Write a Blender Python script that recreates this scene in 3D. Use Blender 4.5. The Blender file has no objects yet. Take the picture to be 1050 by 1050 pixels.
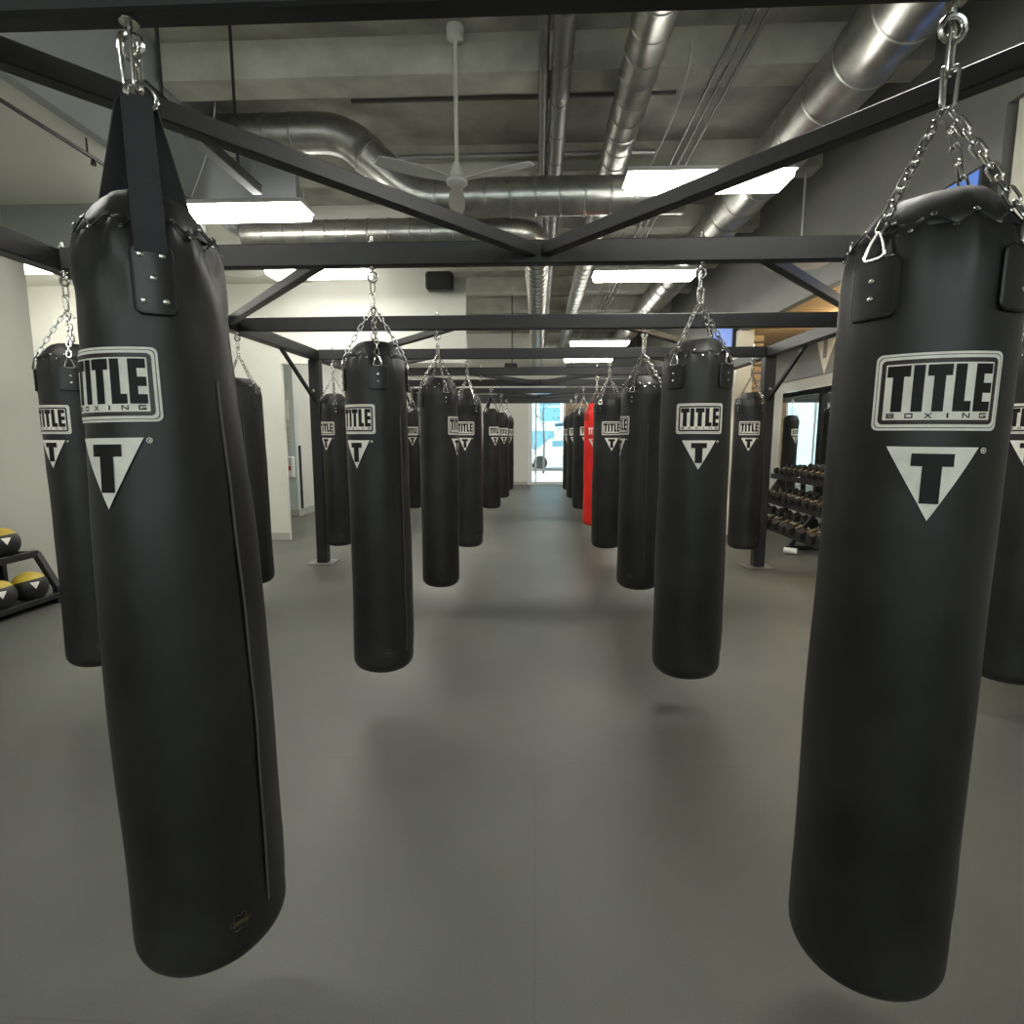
import bpy, math, random
from mathutils import Vector, Matrix
PI = math.pi
sc = bpy.context.scene
COL = sc.collection
random.seed(4)
CAM_H = 1.52

# ------------------------------------------------------------------ materials
def new_mat(name):
    m = bpy.data.materials.new(name); m.use_nodes = True
    nt = m.node_tree
    return m, nt, nt.nodes['Principled BSDF']

def mat(name, c, rough=.5, metal=0.0, spec=.5, var=0.0, vscale=6.0, bump=0.0, bscale=120.0, c2=None, stretch=None, bdist=.003):
    m, nt, b = new_mat(name)
    b.inputs['Roughness'].default_value = rough
    b.inputs['Metallic'].default_value = metal
    b.inputs['Specular IOR Level'].default_value = spec
    b.inputs['Base Color'].default_value = (*c, 1)
    if var or c2 or bump:
        tc = nt.nodes.new('ShaderNodeTexCoord')
        src = tc.outputs['Object']
        if stretch:
            mp = nt.nodes.new('ShaderNodeMapping'); mp.inputs['Scale'].default_value = stretch
            nt.links.new(src, mp.inputs['Vector']); src = mp.outputs['Vector']
    if var or c2:
        n = nt.nodes.new('ShaderNodeTexNoise'); n.inputs['Scale'].default_value = vscale; n.inputs['Detail'].default_value = 5
        nt.links.new(src, n.inputs['Vector'])
        r = nt.nodes.new('ShaderNodeValToRGB')
        r.color_ramp.elements[0].position = .35; r.color_ramp.elements[1].position = .68
        a = tuple(max(0, x * (1 - var)) for x in c); d = c2 if c2 else tuple(x * (1 + var) for x in c)
        r.color_ramp.elements[0].color = (*a, 1); r.color_ramp.elements[1].color = (*d, 1)
        nt.links.new(n.outputs['Fac'], r.inputs['Fac'])
        nt.links.new(r.outputs['Color'], b.inputs['Base Color'])
    if bump:
        n2 = nt.nodes.new('ShaderNodeTexNoise'); n2.inputs['Scale'].default_value = bscale; n2.inputs['Detail'].default_value = 4
        nt.links.new(src, n2.inputs['Vector'])
        bp = nt.nodes.new('ShaderNodeBump'); bp.inputs['Strength'].default_value = bump; bp.inputs['Distance'].default_value = bdist
        nt.links.new(n2.outputs['Fac'], bp.inputs['Height'])
        nt.links.new(bp.outputs['Normal'], b.inputs['Normal'])
    return m

def emit(name, c, s):
    m, nt, b = new_mat(name)
    b.inputs['Base Color'].default_value = (*c, 1)
    b.inputs['Emission Color'].default_value = (*c, 1)
    b.inputs['Emission Strength'].default_value = s
    return m

M = {}
M['leather'] = mat('black_vinyl', (.0080, .0080, .0076), .47, spec=.5, var=.3, vscale=3.4, bump=.3, bscale=12, c2=(.020, .020, .0185), bdist=.006)
M['leather_smooth'] = mat('black_vinyl_trim', (.010, .010, .010), .38, bump=.12, bscale=40)
M['web'] = mat('black_webbing', (.034, .037, .040), .72, bump=.5, bscale=260, spec=.3)
M['red'] = mat('red_vinyl', (.86, .020, .012), .42, var=.12, vscale=4, bump=.15, bscale=14)
M['red_trim'] = mat('red_vinyl_trim', (.62, .014, .010), .42)
M['piping'] = mat('worn_piping', (.07, .07, .066), .5)
M['white_print'] = mat('white_print', (.86, .83, .75), .55, var=.06, vscale=30)
M['black_print'] = mat('black_print', (.010, .009, .009), .6, spec=.3)
M['brown_print'] = mat('dark_brown_print', (.030, .018, .015), .45)
M['gold_print'] = mat('faded_gold_print', (.075, .058, .022), .5)
M['grey_print'] = mat('faded_grey_print', (.05, .05, .046), .5)
M['chrome'] = mat('zinc_steel', (.62, .61, .58), .24, metal=1.0)
M['steel_black'] = mat('black_powder_coat', (.016, .0163, .0172), .48, var=.15, vscale=5, bump=.05, bscale=200)
M['galv'] = mat('galvanised_sheet', (.42, .42, .385), .33, metal=.92, var=.16, vscale=9, stretch=(1, 1, 1))
M['galv_dark'] = mat('dull_pipe', (.17, .17, .155), .45, metal=.6)
M['conduit'] = mat('conduit', (.30, .30, .285), .4, metal=.7)
M['wall'] = mat('white_paint', (.68, .68, .615), .65, var=.02, vscale=2)
M['wall_hall'] = mat('pale_green_grey_paint', (.58, .63, .60), .6)
M['wall_beige'] = mat('beige_grey_paint', (.50, .50, .45), .65)
M['wall_grey'] = mat('mid_grey_paint', (.26, .265, .25), .6)
M['bulk_grey'] = mat('dark_grey_paint', (.185, .187, .17), .6, var=.06, vscale=1.5)
M['face_grey'] = mat('blue_grey_paint', (.34, .36, .37), .6, var=.05, vscale=1.5)
M['cream'] = mat('cream_paint', (.70, .68, .57), .6)
M['deck'] = mat('concrete_deck', (.36, .36, .31), .85, var=.28, vscale=2.2, bump=.3, bscale=30)
M['joist'] = mat('concrete_joist', (.46, .455, .385), .85, var=.18, vscale=3, bump=.3, bscale=30)
M['base'] = mat('baseboard_vinyl', (.42, .43, .38), .5)
M['lamp_body'] = mat('lamp_housing', (.75, .75, .72), .4)
M['lamp'] = emit('lamp_diffuser', (1.0, .985, .91), 21.0)
M['fan'] = mat('fan_enamel', (.62, .62, .57), .4)
M['plastic_black'] = mat('black_plastic', (.014, .014, .016), .45)
M['rubber_black'] = mat('black_rubber', (.018, .018, .018), .5, bump=.2, bscale=120)
M['yellow'] = mat('yellow_vinyl', (.55, .40, .055), .42, var=.1, vscale=8)
M['screen'] = emit('screen_blue', (.05, .12, .38), .7)
M['white_plastic'] = mat('white_plastic', (.80, .80, .77), .4)
M['red_print'] = mat('red_print', (.42, .035, .04), .5)
M['brick'] = mat('tan_panel', (.42, .29, .19), .6, var=.15, vscale=7)
M['door_white'] = mat('door_enamel', (.80, .81, .80), .35)
M['facade'] = mat('pale_facade', (.55, .70, .76), .6, var=.06, vscale=.8)
M['facade_glass'] = mat('facade_glass', (.17, .38, .50), .12, spec=.8)
M['pavement'] = mat('pale_pavement', (.62, .64, .62), .8, var=.08, vscale=1.5)
M['car_white'] = mat('car_paint_white', (.75, .78, .80), .25)
M['tyre'] = mat('tyre_rubber', (.02, .02, .022), .7)
M['awning'] = mat('navy_canvas', (.03, .07, .11), .7)
M['bark'] = mat('bark', (.12, .10, .08), .8)
M['leaf'] = mat('leaf', (.08, .16, .10), .6)
M['mirror'] = mat('mirror_glass', (.86, .89, .87), .015, metal=1.0)
M['cable'] = mat('white_cable', (.6, .6, .57), .5)

def floor_mat():
    m, nt, b = new_mat('rubber_floor')
    tc = nt.nodes.new('ShaderNodeTexCoord')
    n1 = nt.nodes.new('ShaderNodeTexNoise'); n1.inputs['Scale'].default_value = 0.9; n1.inputs['Detail'].default_value = 6
    n2 = nt.nodes.new('ShaderNodeTexNoise'); n2.inputs['Scale'].default_value = 160; n2.inputs['Detail'].default_value = 2
    br = nt.nodes.new('ShaderNodeTexBrick'); br.offset = .5
    br.inputs['Scale'].default_value = 1.0
    br.inputs['Brick Width'].default_value = 3.0; br.inputs['Row Height'].default_value = 1.24
    br.inputs['Mortar Size'].default_value = .003; br.inputs['Mortar Smooth'].default_value = .4
    br.inputs['Color1'].default_value = (1, 1, 1, 1); br.inputs['Color2'].default_value = (.98, .98, .98, 1); br.inputs['Mortar'].default_value = (.88, .88, .88, 1)
    r = nt.nodes.new('ShaderNodeValToRGB')
    r.color_ramp.elements[0].position = .3; r.color_ramp.elements[1].position = .72
    r.color_ramp.elements[0].color = (.098, .100, .086, 1); r.color_ramp.elements[1].color = (.132, .134, .116, 1)
    r2 = nt.nodes.new('ShaderNodeMapRange'); r2.inputs['To Min'].default_value = .82; r2.inputs['To Max'].default_value = 1.18
    mx = nt.nodes.new('ShaderNodeMix'); mx.data_type = 'RGBA'; mx.blend_type = 'MULTIPLY'; mx.inputs['Factor'].default_value = 1
    mx2 = nt.nodes.new('ShaderNodeMix'); mx2.data_type = 'RGBA'; mx2.blend_type = 'MULTIPLY'; mx2.inputs['Factor'].default_value = 1
    L = nt.links.new
    for n in (n1, n2, br): L(tc.outputs['Object'], n.inputs['Vector'])
    L(n1.outputs['Fac'], r.inputs['Fac']); L(n2.outputs['Fac'], r2.inputs['Value'])
    L(r.outputs['Color'], mx.inputs[6]); L(r2.outputs['Result'], mx.inputs[7])
    L(mx.outputs[2], mx2.inputs[6]); L(br.outputs['Color'], mx2.inputs[7])
    L(mx2.outputs[2], b.inputs['Base Color'])
    b.inputs['Roughness'].default_value = .47; b.inputs['Specular IOR Level'].default_value = .42
    bp = nt.nodes.new('ShaderNodeBump'); bp.inputs['Strength'].default_value = .15; bp.inputs['Distance'].default_value = .002
    L(n2.outputs['Fac'], bp.inputs['Height']); L(bp.outputs['Normal'], b.inputs['Normal'])
    return m
M['floor'] = floor_mat()

def wood_mat():
    m, nt, b = new_mat('oak_slats')
    tc = nt.nodes.new('ShaderNodeTexCoord'); mp = nt.nodes.new('ShaderNodeMapping'); mp.inputs['Scale'].default_value = (1.5, 12, 12)
    n = nt.nodes.new('ShaderNodeTexNoise'); n.inputs['Scale'].default_value = 4
    r = nt.nodes.new('ShaderNodeValToRGB'); r.color_ramp.elements[0].color = (.42, .27, .13, 1); r.color_ramp.elements[1].color = (.66, .46, .25, 1)
    L = nt.links.new
    L(tc.outputs['Object'], mp.inputs['Vector']); L(mp.outputs['Vector'], n.inputs['Vector']); L(n.outputs['Fac'], r.inputs['Fac']); L(r.outputs['Color'], b.inputs['Base Color'])
    b.inputs['Roughness'].default_value = .45
    return m
M['wood'] = wood_mat()
M['warm'] = emit('added_warm_lamp', (1.0, .86, .60), 170.0)  # lens glow of the uplights added under the slats

def glass_mat():
    m = bpy.data.materials.new('clear_glass'); m.use_nodes = True
    nt = m.node_tree; nt.nodes.clear()
    o = nt.nodes.new('ShaderNodeOutputMaterial'); t = nt.nodes.new('ShaderNodeBsdfTransparent'); g = nt.nodes.new('ShaderNodeBsdfGlossy')
    g.inputs['Roughness'].default_value = .02; t.inputs['Color'].default_value = (.86, .95, .98, 1)
    f = nt.nodes.new('ShaderNodeFresnel'); f.inputs['IOR'].default_value = 1.45; x = nt.nodes.new('ShaderNodeMixShader')
    L = nt.links.new
    L(f.outputs[0], x.inputs[0]); L(t.outputs[0], x.inputs[1]); L(g.outputs[0], x.inputs[2]); L(x.outputs[0], o.inputs['Surface'])
    return m
M['glass'] = glass_mat()

# ------------------------------------------------------------------ mesh builder
class MB:
    def __init__(s): s.v = []; s.f = []
    def add(s, vs, fs):
        o = len(s.v); s.v += [tuple(p) for p in vs]; s.f += [tuple(i + o for i in f) for f in fs]; return s
    def box(s, x0, x1, y0, y1, z0, z1, mtx=None):
        vs = [Vector((x, y, z)) for z in (z0, z1) for x, y in ((x0, y0), (x1, y0), (x1, y1), (x0, y1))]
        if mtx: vs = [mtx @ p for p in vs]
        return s.add(vs, [(3, 2, 1, 0), (4, 5, 6, 7), (0, 1, 5, 4), (1, 2, 6, 5), (2, 3, 7, 6), (3, 0, 4, 7)])
    def bbox(s, x0, x1, y0, y1, z0, z1, b=.004, mtx=None):
        # box with chamfered edges (octagonal section along every axis)
        X, Y, Z = (x0, x1), (y0, y1), (z0, z1); vs = []; idx = {}
        for ix in (0, 1):
            for iy in (0, 1):
                for iz in (0, 1):
                    sx, sy, sz = (1, -1)[ix], (1, -1)[iy], (1, -1)[iz]
                    for ax in range(3):
                        p = [X[ix] + sx * b, Y[iy] + sy * b, Z[iz] + sz * b]
                        p[ax] = (X, Y, Z)[ax][(ix, iy, iz)[ax]]
                        idx[ix, iy, iz, ax] = len(vs); vs.append(Vector(p))
        fs = []
        def q(*k): fs.append(tuple(idx[i] for i in k))
        for a in range(3):
            o = [i for i in range(3) if i != a]
            for sgn in (0, 1):
                ring = []
                for (u, w) in ((0, 0), (1, 0), (1, 1), (0, 1)):
                    c = [0, 0, 0]; c[a] = sgn; c[o[0]] = u; c[o[1]] = w; ring.append((*c, a))
                if (sgn == 0) != (a == 1): ring.reverse()
                q(*ring)
            for u in (0, 1):
                for w in (0, 1):
                    c = [0, 0, 0]; c[o[0]] = u; c[o[1]] = w
                    c0 = list(c); c0[a] = 0; c1 = list(c); c1[a] = 1
                    q((*c0, o[0]), (*c1, o[0]), (*c1, o[1]), (*c0, o[1]))
        for ix in (0, 1):
            for iy in (0, 1):
                for iz in (0, 1): q(*[(ix, iy, iz, a) for a in range(3)])
        if mtx: vs = [mtx @ p for p in vs]
        return s.add(vs, fs)
    def bar(s, a, b, w, h, up=(0, 0, 1), bev=.004):
        a, b = Vector(a), Vector(b); d = (b - a); L = d.length; d.normalize()
        side = d.cross(Vector(up)).normalized(); u = side.cross(d)
        m = Matrix.Translation(a) @ Matrix((d, side, u)).transposed().to_4x4()
        return s.bbox(0, L, -w / 2, w / 2, -h / 2, h / 2, min(bev, w * .3, h * .3), m)
    def tube(s, pts, r, n=10, closed=False, caps=True):
        P = [Vector(p) for p in pts]; m = len(P); R = r if isinstance(r, (list, tuple)) else [r] * m
        T = []
        for i in range(m):
            a = P[(i - 1) % m] if closed or i > 0 else P[i]; b = P[(i + 1) % m] if closed or i < m - 1 else P[i]
            T.append((b - a).normalized())
        nrm = T[0].orthogonal().normalized(); vs = []
        for i in range(m):
            nrm = (nrm - T[i] * nrm.dot(T[i])).normalized(); bn = T[i].cross(nrm)
            for k in range(n):
                a = 2 * PI * k / n; vs.append(P[i] + (nrm * math.cos(a) + bn * math.sin(a)) * R[i])
        fs = []
        for i in range(m if closed else m - 1):
            j = (i + 1) % m
            for k in range(n):
                l = (k + 1) % n; fs.append((i * n + k, i * n + l, j * n + l, j * n + k))
        if caps and not closed: fs += [tuple(reversed(range(n))), tuple((m - 1) * n + k for k in range(n))]
        return s.add(vs, fs)
    def lathe(s, prof, n=32, c=(0, 0, 0), fn=None):
        # prof: (z, r) from bottom to top; fn(a, z, r) -> r
        c = Vector(c); vs = []; fs = []; m = len(prof)
        for z, r in prof:
            for k in range(n):
                a = 2 * PI * k / n; rr = fn(a, z, r) if fn else r
                vs.append(c + Vector((rr * math.sin(a), -rr * math.cos(a), z)))
        for i in range(m - 1):
            for k in range(n):
                l = (k + 1) % n; fs.append((i * n + k, i * n + l, (i + 1) * n + l, (i + 1) * n + k))
        fs += [tuple(reversed(range(n))), tuple((m - 1) * n + k for k in range(n))]
        return s.add(vs, fs)
    def ball(s, c, r, n=16, m=10, sc_=(1, 1, 1)):
        prof = [(-r * math.cos(PI * i / m) * sc_[2], max(1e-4, r * math.sin(PI * i / m))) for i in range(m + 1)]
        return s.lathe(prof, n, c)
    ZF = None
    def strip(s, rows, R, off, nu=10, rot=0.0, zf=None):
        # rows: (z, u0, u1) wrapped round a cylinder of radius R (+off); u is arc length, positive to the viewer's right
        vs = []; fs = []
        for z, u0, u1 in rows:
            for k in range(nu + 1):
                a = rot + (u0 + (u1 - u0) * k / nu) / R; rr = (zf(a, z) if zf else MB.ZF(a, z) if MB.ZF else R) + off
                vs.append((rr * math.sin(a), -rr * math.cos(a), z))
        w = nu + 1
        for i in range(len(rows) - 1):
            for k in range(nu): fs.append((i * w + k, (i + 1) * w + k, (i + 1) * w + k + 1, i * w + k + 1))
        return s.add(vs, fs)
    def build(s, name, m, parent=None, smooth=False, loc=None, angle=40):
        me = bpy.data.meshes.new(name); me.from_pydata(s.v, [], s.f); me.validate(); me.materials.append(m)
        o = bpy.data.objects.new(name, me); COL.objects.link(o)
        if smooth:
            me.polygons.foreach_set('use_smooth', [True] * len(me.polygons))
            try: me.set_sharp_from_angle(angle=math.radians(angle))
            except Exception: pass
        if parent: o.parent = parent
        if loc is not None: o.location = loc
        return o

def rrow(cz, h, w, r, n=4, cu=0.0):
    rows = []; hw = w / 2; hh = h / 2
    for i in range(n + 1):
        t = PI / 2 * i / n; rows.append((cz + hh - r + r * math.cos(t), hw - r + r * math.sin(t)))
    for i in range(n + 1):
        t = PI / 2 * i / n; rows.append((cz - hh + r - r * math.sin(t), hw - r + r * math.cos(t)))
    return [(z, cu - x, cu + x) for z, x in rows]

def props(o, label=None, cat=None, group=None, kind=None):
    if label: o['label'] = label
    if cat: o['category'] = cat
    if group: o['group'] = group
    if kind: o['kind'] = kind
    return o
def empty(name, loc, rz=0.0):
    o = bpy.data.objects.new(name, None); COL.objects.link(o); o.location = loc; o.rotation_euler = (0, 0, rz); o.empty_display_size = .1
    return o
def kids(o): return [c for c in COL.objects if c.parent == o]
KIDS = {}
def copy_tree(o, parent=None, skip=()):
    c = o.copy(); COL.objects.link(c)
    if parent: c.parent = parent
    if o.name not in KIDS: KIDS[o.name] = list(kids(o))
    for ch in KIDS[o.name]:
        if ch.name.split('.')[0] not in skip: copy_tree(ch, c, skip)
    return c
def struct(name, mb, m, smooth=False):
    o = mb.build(name, m, None, smooth); o['kind'] = 'structure'; return o

# ------------------------------------------------------------------ the room
struct('floor', MB().box(-8.2, 6.2, -5.2, 17.95, -.12, 0), M['floor'])
DECK = 4.62
struct('ceiling', MB().box(-8.2, 6.2, -5.2, 17.95, DECK, DECK + .2), M['deck'])
for i in range(12):
    y = -3.67 + 1.7 * i
    struct('trim_%d' % (i + 1), MB().box(-3.06, 2.98, y, y + .28, 4.34, DECK), M['joist'])
# dropped drywall ceiling over the left side with its upright face
struct('ceiling_left', MB().box(-8.0, -3.12, -5.0, 8.05, 3.62, 3.74), M['wall'])
struct('trim_20', MB().box(-3.16, -3.08, -5.0, 6.35, 3.60, DECK), M['face_grey'])
struct('trim_21', MB().box(-3.12, -2.6, 6.35, 6.45, 3.9, DECK), M['face_grey'])
struct('trim_22', MB().box(-4.94, -3.16, 5.3, 5.55, 3.20, 3.62), M['wall_grey'])
struct('wall_left', MB().box(-5.10, -4.95, -5.0, 5.5, 0, 3.62), M['wall_beige'])
struct('wall_left_return', MB().box(-8.0, -5.10, 5.35, 5.5, 0, 3.62), M['wall'])
struct('wall_left_end', MB().box(-8.1, -7.95, 5.5, 8.05, 0, 3.62), M['wall'])
struct('wall_left_back', MB().box(-8.0, -3.63, 8.05, 8.11, 0, DECK), M['wall'])
struct('wall_left_header', MB().box(-3.63, -1.0, 8.05, 8.11, 2.53, DECK), M['wall'])
struct('baseboard_left', MB().bbox(-7.95, -3.63, 8.035, 8.05, 0, .11, .004), M['base'])
# hallway through the opening
struct('wall_hall_back', MB().box(-5.6, -4.54, 10.5, 10.65, 0, 3.4), M['wall_hall'])
struct('wall_hall_side', MB().box(-4.69, -4.54, 10.65, 17.8, 0, DECK), M['wall'])
struct('wall_hall_left', MB().box(-5.75, -5.6, 8.11, 10.65, 0, 3.4), M['wall'])
struct('ceiling_hall', MB().box(-5.75, -4.54, 8.11, 10.65, 3.4, 3.5), M['wall'])
struct('baseboard_hall', MB().bbox(-5.6, -4.525, 10.485, 10.5, 0, .13, .004).bbox(-4.54, -4.525, 10.5, 17.8, 0, .13, .004), M['base'])
# far wall with glazed door
DX0, DX1 = -.30, .86
struct('wall_far_left', MB().box(-4.69, DX0, 17.8, 17.95, 0, DECK), M['wall'])
struct('wall_far_right', MB().box(DX1, 4.35, 17.8, 17.95, 0, 2.75), M['brick'])
struct('wall_far_upper', MB().box(DX1, 4.35, 17.8, 17.95, 2.75, DECK), M['wall_grey'])
struct('wall_far_top', MB().box(DX0, DX1, 17.8, 17.95, 2.95, DECK), M['wall'])
struct('baseboard_far', MB().bbox(-4.4, DX0 - .02, 17.785, 17.8, 0, .1, .004), M['base'])
dm = MB()
dm.bbox(DX0, DX0 + .13, 17.74, 17.92, 0, 2.95).bbox(DX1 - .07, DX1, 17.74, 17.92, 0, 2.95).bbox(DX0 + .13, DX1 - .07, 17.76, 17.9, 2.87, 2.95)
dm.bbox(DX0 + .13, DX1 - .07, 17.76, 17.9, 0, .09).bbox(DX0 + .13, DX1 - .07, 17.79, 17.87, .43, .49).bbox(DX0 + .22, DX0 + .27, 17.79, 17.87, .09, 2.87)
door = struct('door_1', dm, M['door_white'])
MB().box(DX0 + .13, DX1 - .07, 17.82, 17.835, .09, 2.87).build('pane', M['glass'], door)
MB().tube([(DX0 + .20, 17.77, .95), (DX0 + .20, 17.71, .97), (DX0 + .20, 17.71, 1.25), (DX0 + .20, 17.77, 1.27)], .012, 8).build('handle', M['chrome'], door, True)
# right side
struct('wall_right', MB().box(4.2, 4.35, -5.0, 17.8, 0, 3.62), M['wall'])
struct('trim_30', MB().bbox(4.17, 4.2, 3.0, 17.7, 2.42, 3.05), M['wall_grey'])
struct('trim_31', MB().box(2.98, 3.08, 4.06, 17.8, 3.05, DECK), M['bulk_grey'])
struct('trim_32', MB().box(3.08, 4.35, 4.06, 17.8, 3.30, 3.40), M['bulk_grey'])
struct('trim_33', MB().box(2.98, 3.08, -5.0, 4.06, 3.62, DECK), M['bulk_grey'])
struct('trim_36', MB().box(3.08, 4.35, -5.0, 4.06, 3.62, 3.72), M['bulk_grey'])
struct('trim_38', MB().box(3.08, 4.35, 4.06, 4.16, 3.05, 3.62), M['bulk_grey'])
struct('trim_34', MB().bbox(3.02, 3.6, 3.62, 4.02, 0, 3.62), M['cream'])
struct('trim_35', MB().bbox(2.94, 3.17, 8.72, 9.02, 0, 3.06), M['cream'])
wb = MB().box(-5.1, -4.2, -5.15, -5.0, 0, DECK).box(3.6, 4.35, -5.15, -5.0, 0, DECK).box(-4.2, 3.6, -5.15, -5.0, 0, 2.0).box(-4.2, 3.6, -5.15, -5.0, 3.7, DECK)
struct('wall_back', wb, M['wall'])
wf = MB()
for i in range(5):
    x = -4.2 + 1.95 * i; wf.bbox(x - .04, x + .04, -5.12, -5.03, 2.0, 3.7)
wf.bbox(-4.2, 3.6, -5.12, -5.03, 2.0, 2.06).bbox(-4.2, 3.6, -5.12, -5.03, 3.64, 3.7)
win = struct('added_window_1', wf, M['door_white'])  # added high window behind the viewer, brings daylight onto the bag fronts
MB().box(-4.2, 3.6, -5.085, -5.075, 2.06, 3.64).build('pane', M['glass'], win)
ld = bpy.data.lights.new('added_window_portal', 'AREA'); ld.shape = 'RECTANGLE'; ld.size = 7.8; ld.size_y = 1.7; ld.cycles.is_portal = True  # guides daylight sampling through the added window
lo = bpy.data.objects.new('added_window_portal', ld); COL.objects.link(lo); lo.location = (-.3, -5.14, 2.85); lo.rotation_euler = (PI / 2, 0, PI)
sl = MB()
for i in range(62):
    y = 4.3 + .105 * i
    sl.bbox(3.1, 4.18, y, y + .07, 3.07, 3.12, .004)
struct('ceiling_slats', sl, M['wood'])
sl = MB()
for i in range(26):
    z = .1 + .113 * i
    sl.bbox(3.17, 3.38, 8.9, 8.93, z, z + .085, .004)
struct('trim_37', sl, M['wood'])
# unseen warm uplights added on the right wall to brighten the slats
for n, y in enumerate((5.4, 6.5, 7.7)):
    w_ = empty('added_wall_light', (4.17, y, 2.80))
    props(w_, ['added warm uplight under the wood slats nearest the viewer', 'added warm uplight under the middle of the wood slat ceiling', 'added warm uplight nearest the white triangle emblem'][n], 'light', 'added warm uplights on the right wall')
    MB().bbox(-.14, 0, -.16, .16, -.07, .02, .008).build('housing', M['plastic_black'], w_)
    MB().bbox(-.13, -.02, -.15, .15, .02, .03, .003).build('lens', M['warm'], w_)
mr = MB().box(4.185, 4.198, 4.4, 10.05, .35, 2.24).build('wall_mirror', M['mirror'])
props(mr, 'large frameless mirror on the right wall behind the dumbbell rack', 'mirror')
# white T emblem on the right wall
eb = empty('wall_emblem', (4.165, 8.62, 2.78)); props(eb, 'white inverted triangle emblem with a letter T on the right wall', 'sign')
MB().add([(0, .34, .26), (0, -.34, .26), (0, 0, -.36), (-.012, .34, .26), (-.012, -.34, .26), (-.012, 0, -.36)], [(0, 1, 2), (5, 4, 3), (0, 3, 4, 1), (1, 4, 5, 2), (2, 5, 3, 0)]).build('triangle', M['white_print'], eb)
MB().box(-.018, -.012, -.13, .13, .12, .2).box(-.018, -.012, -.05, .05, -.14, .12).build('letter', M['wall_grey'], eb)

# ------------------------------------------------------------------ the steel rig
ZK = [1.285 if k == 0 else 1.27 + 1.78 * k for k in range(9)]
BB, BT = 2.39, 2.505
rig = empty('bag_rig', (0, 6.61, 0))
props(rig, 'black steel overhead frame of beams and posts carrying the heavy bags', 'frame')
def R_(mb, name, m=None, smooth=False, parent=None):
    o = mb.build(name, m or M['steel_black'], parent or rig, smooth)
    if parent is None: o.location = (0, -6.61, 0)
    return o
RX = 2.58
for k, y in enumerate(ZK):
    R_(MB().bbox(-RX + .055, RX - .055, y - .03, y + .03, BB, BT, .006), 'cross_beam')
for s in (-1, 1):
    R_(MB().bbox(s * RX - .05, s * RX + .05, -.6, 15.7, BB, BT - .003, .006), 'side_rail')
hz = (BB + BT) / 2 + .005
def dg(x0, y0, x1, y1):
    for s in (-1, 1): R_(MB().bar((s * x0, y0, hz), (s * x1, y1, hz), .055, .06), 'diagonal_brace')
dg(1.45, 1.32, .03, 3.02); dg(2.6, 4.78, 1.12, 3.1)
dg(.62, 4.88, 2.0, 6.56); dg(2.6, 8.34, 1.1, 6.66); dg(1.2, 8.44, .05, 10.12); dg(2.6, 11.9, 1.15, 10.22); dg(1.2, 12.0, .05, 13.68)
for k in (3, 6, 8):
    for s in (-1, 1):
        y = ZK[k]
        p = R_(MB().bbox(s * RX - .062, s * RX + .062, y - .062, y + .062, .012, BB, .008), 'post')
        R_(MB().bbox(s * RX - .15, s * RX + .15, y - .15, y + .15, 0, .012, .003), 'base_plate', M['conduit'], parent=p)
        R_(MB().bar((s * RX, y - .05, 1.93), (s * RX, y - .88, 2.40), .032, .04), 'knee_brace')
        bt = MB()
        for z in (1.92, 2.02): bt.lathe([(0, .016), (.012, .016), (.018, .010)], 10, (0, 0, 0))
        MB().tube([(s * RX - s * .062, y - .02, 1.93), (s * RX - s * .085, y - .02, 1.93)], .016, 8).build('bolt_head', M['chrome'], rig, True, (0, -6.61, 0))
        MB().tube([(s * RX, y - .062, 2.04), (s * RX, y - .075, 2.04)], .016, 8).build('bolt_head', M['chrome'], rig, True, (0, -6.61, 0))
def eye_bolt(x, y):
    b = MB().tube([(x, y, BB - .028), (x, y, BT + .035)], .007, 8)
    b.lathe([(0, .016), (.014, .016)], 6, (x, y, BT)); b.lathe([(0, .02), (.004, .02)], 12, (x, y, BB - .006))
    b.tube([(x + .024 * math.cos(t), y, BB - .05 + .024 * math.sin(t)) for t in [2 * PI * i / 20 for i in range(20)]], .0065, 8, True)
    R_(b, 'eye_bolt', M['chrome'], True)

# ------------------------------------------------------------------ heavy bags
H = 1.80          # bag length; the bag hangs with its bottom .22 above the floor
BR = .172
EYE = BB - .05 - .22   # centre of the eye ring in bag space
def link(mb, p, d, L, w, wr, roll=0.0, n=16, sides=6):
    d = Vector(d).normalized(); s = d.orthogonal().normalized(); s = Matrix.Rotation(roll, 3, d) @ s
    pts = []; r = w / 2; st = L / 2 - r
    for i in range(n // 2 + 1):
        t = PI * i / (n // 2); pts.append(Vector(p) + d * (st + r * math.sin(t)) + s * (r * math.cos(t)))
    for i in range(n // 2 + 1):
        t = PI * i / (n // 2); pts.append(Vector(p) - d * (st + r * math.sin(t)) - s * (r * math.cos(t)))
    mb.tube(pts, wr, sides, True)
def chain(mb, a, b, L=.044, w=.019, wr=.0030, start=0):
    a, b = Vector(a), Vector(b); D = (b - a).length; pitch = L - 3.2 * wr; n = max(1, round(D / pitch)); pitch = D / n
    for i in range(n): link(mb, a + (b - a) * ((i + .5) / n), b - a, pitch + 3.2 * wr, w, wr, PI / 2 * ((i + start) % 2))
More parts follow.
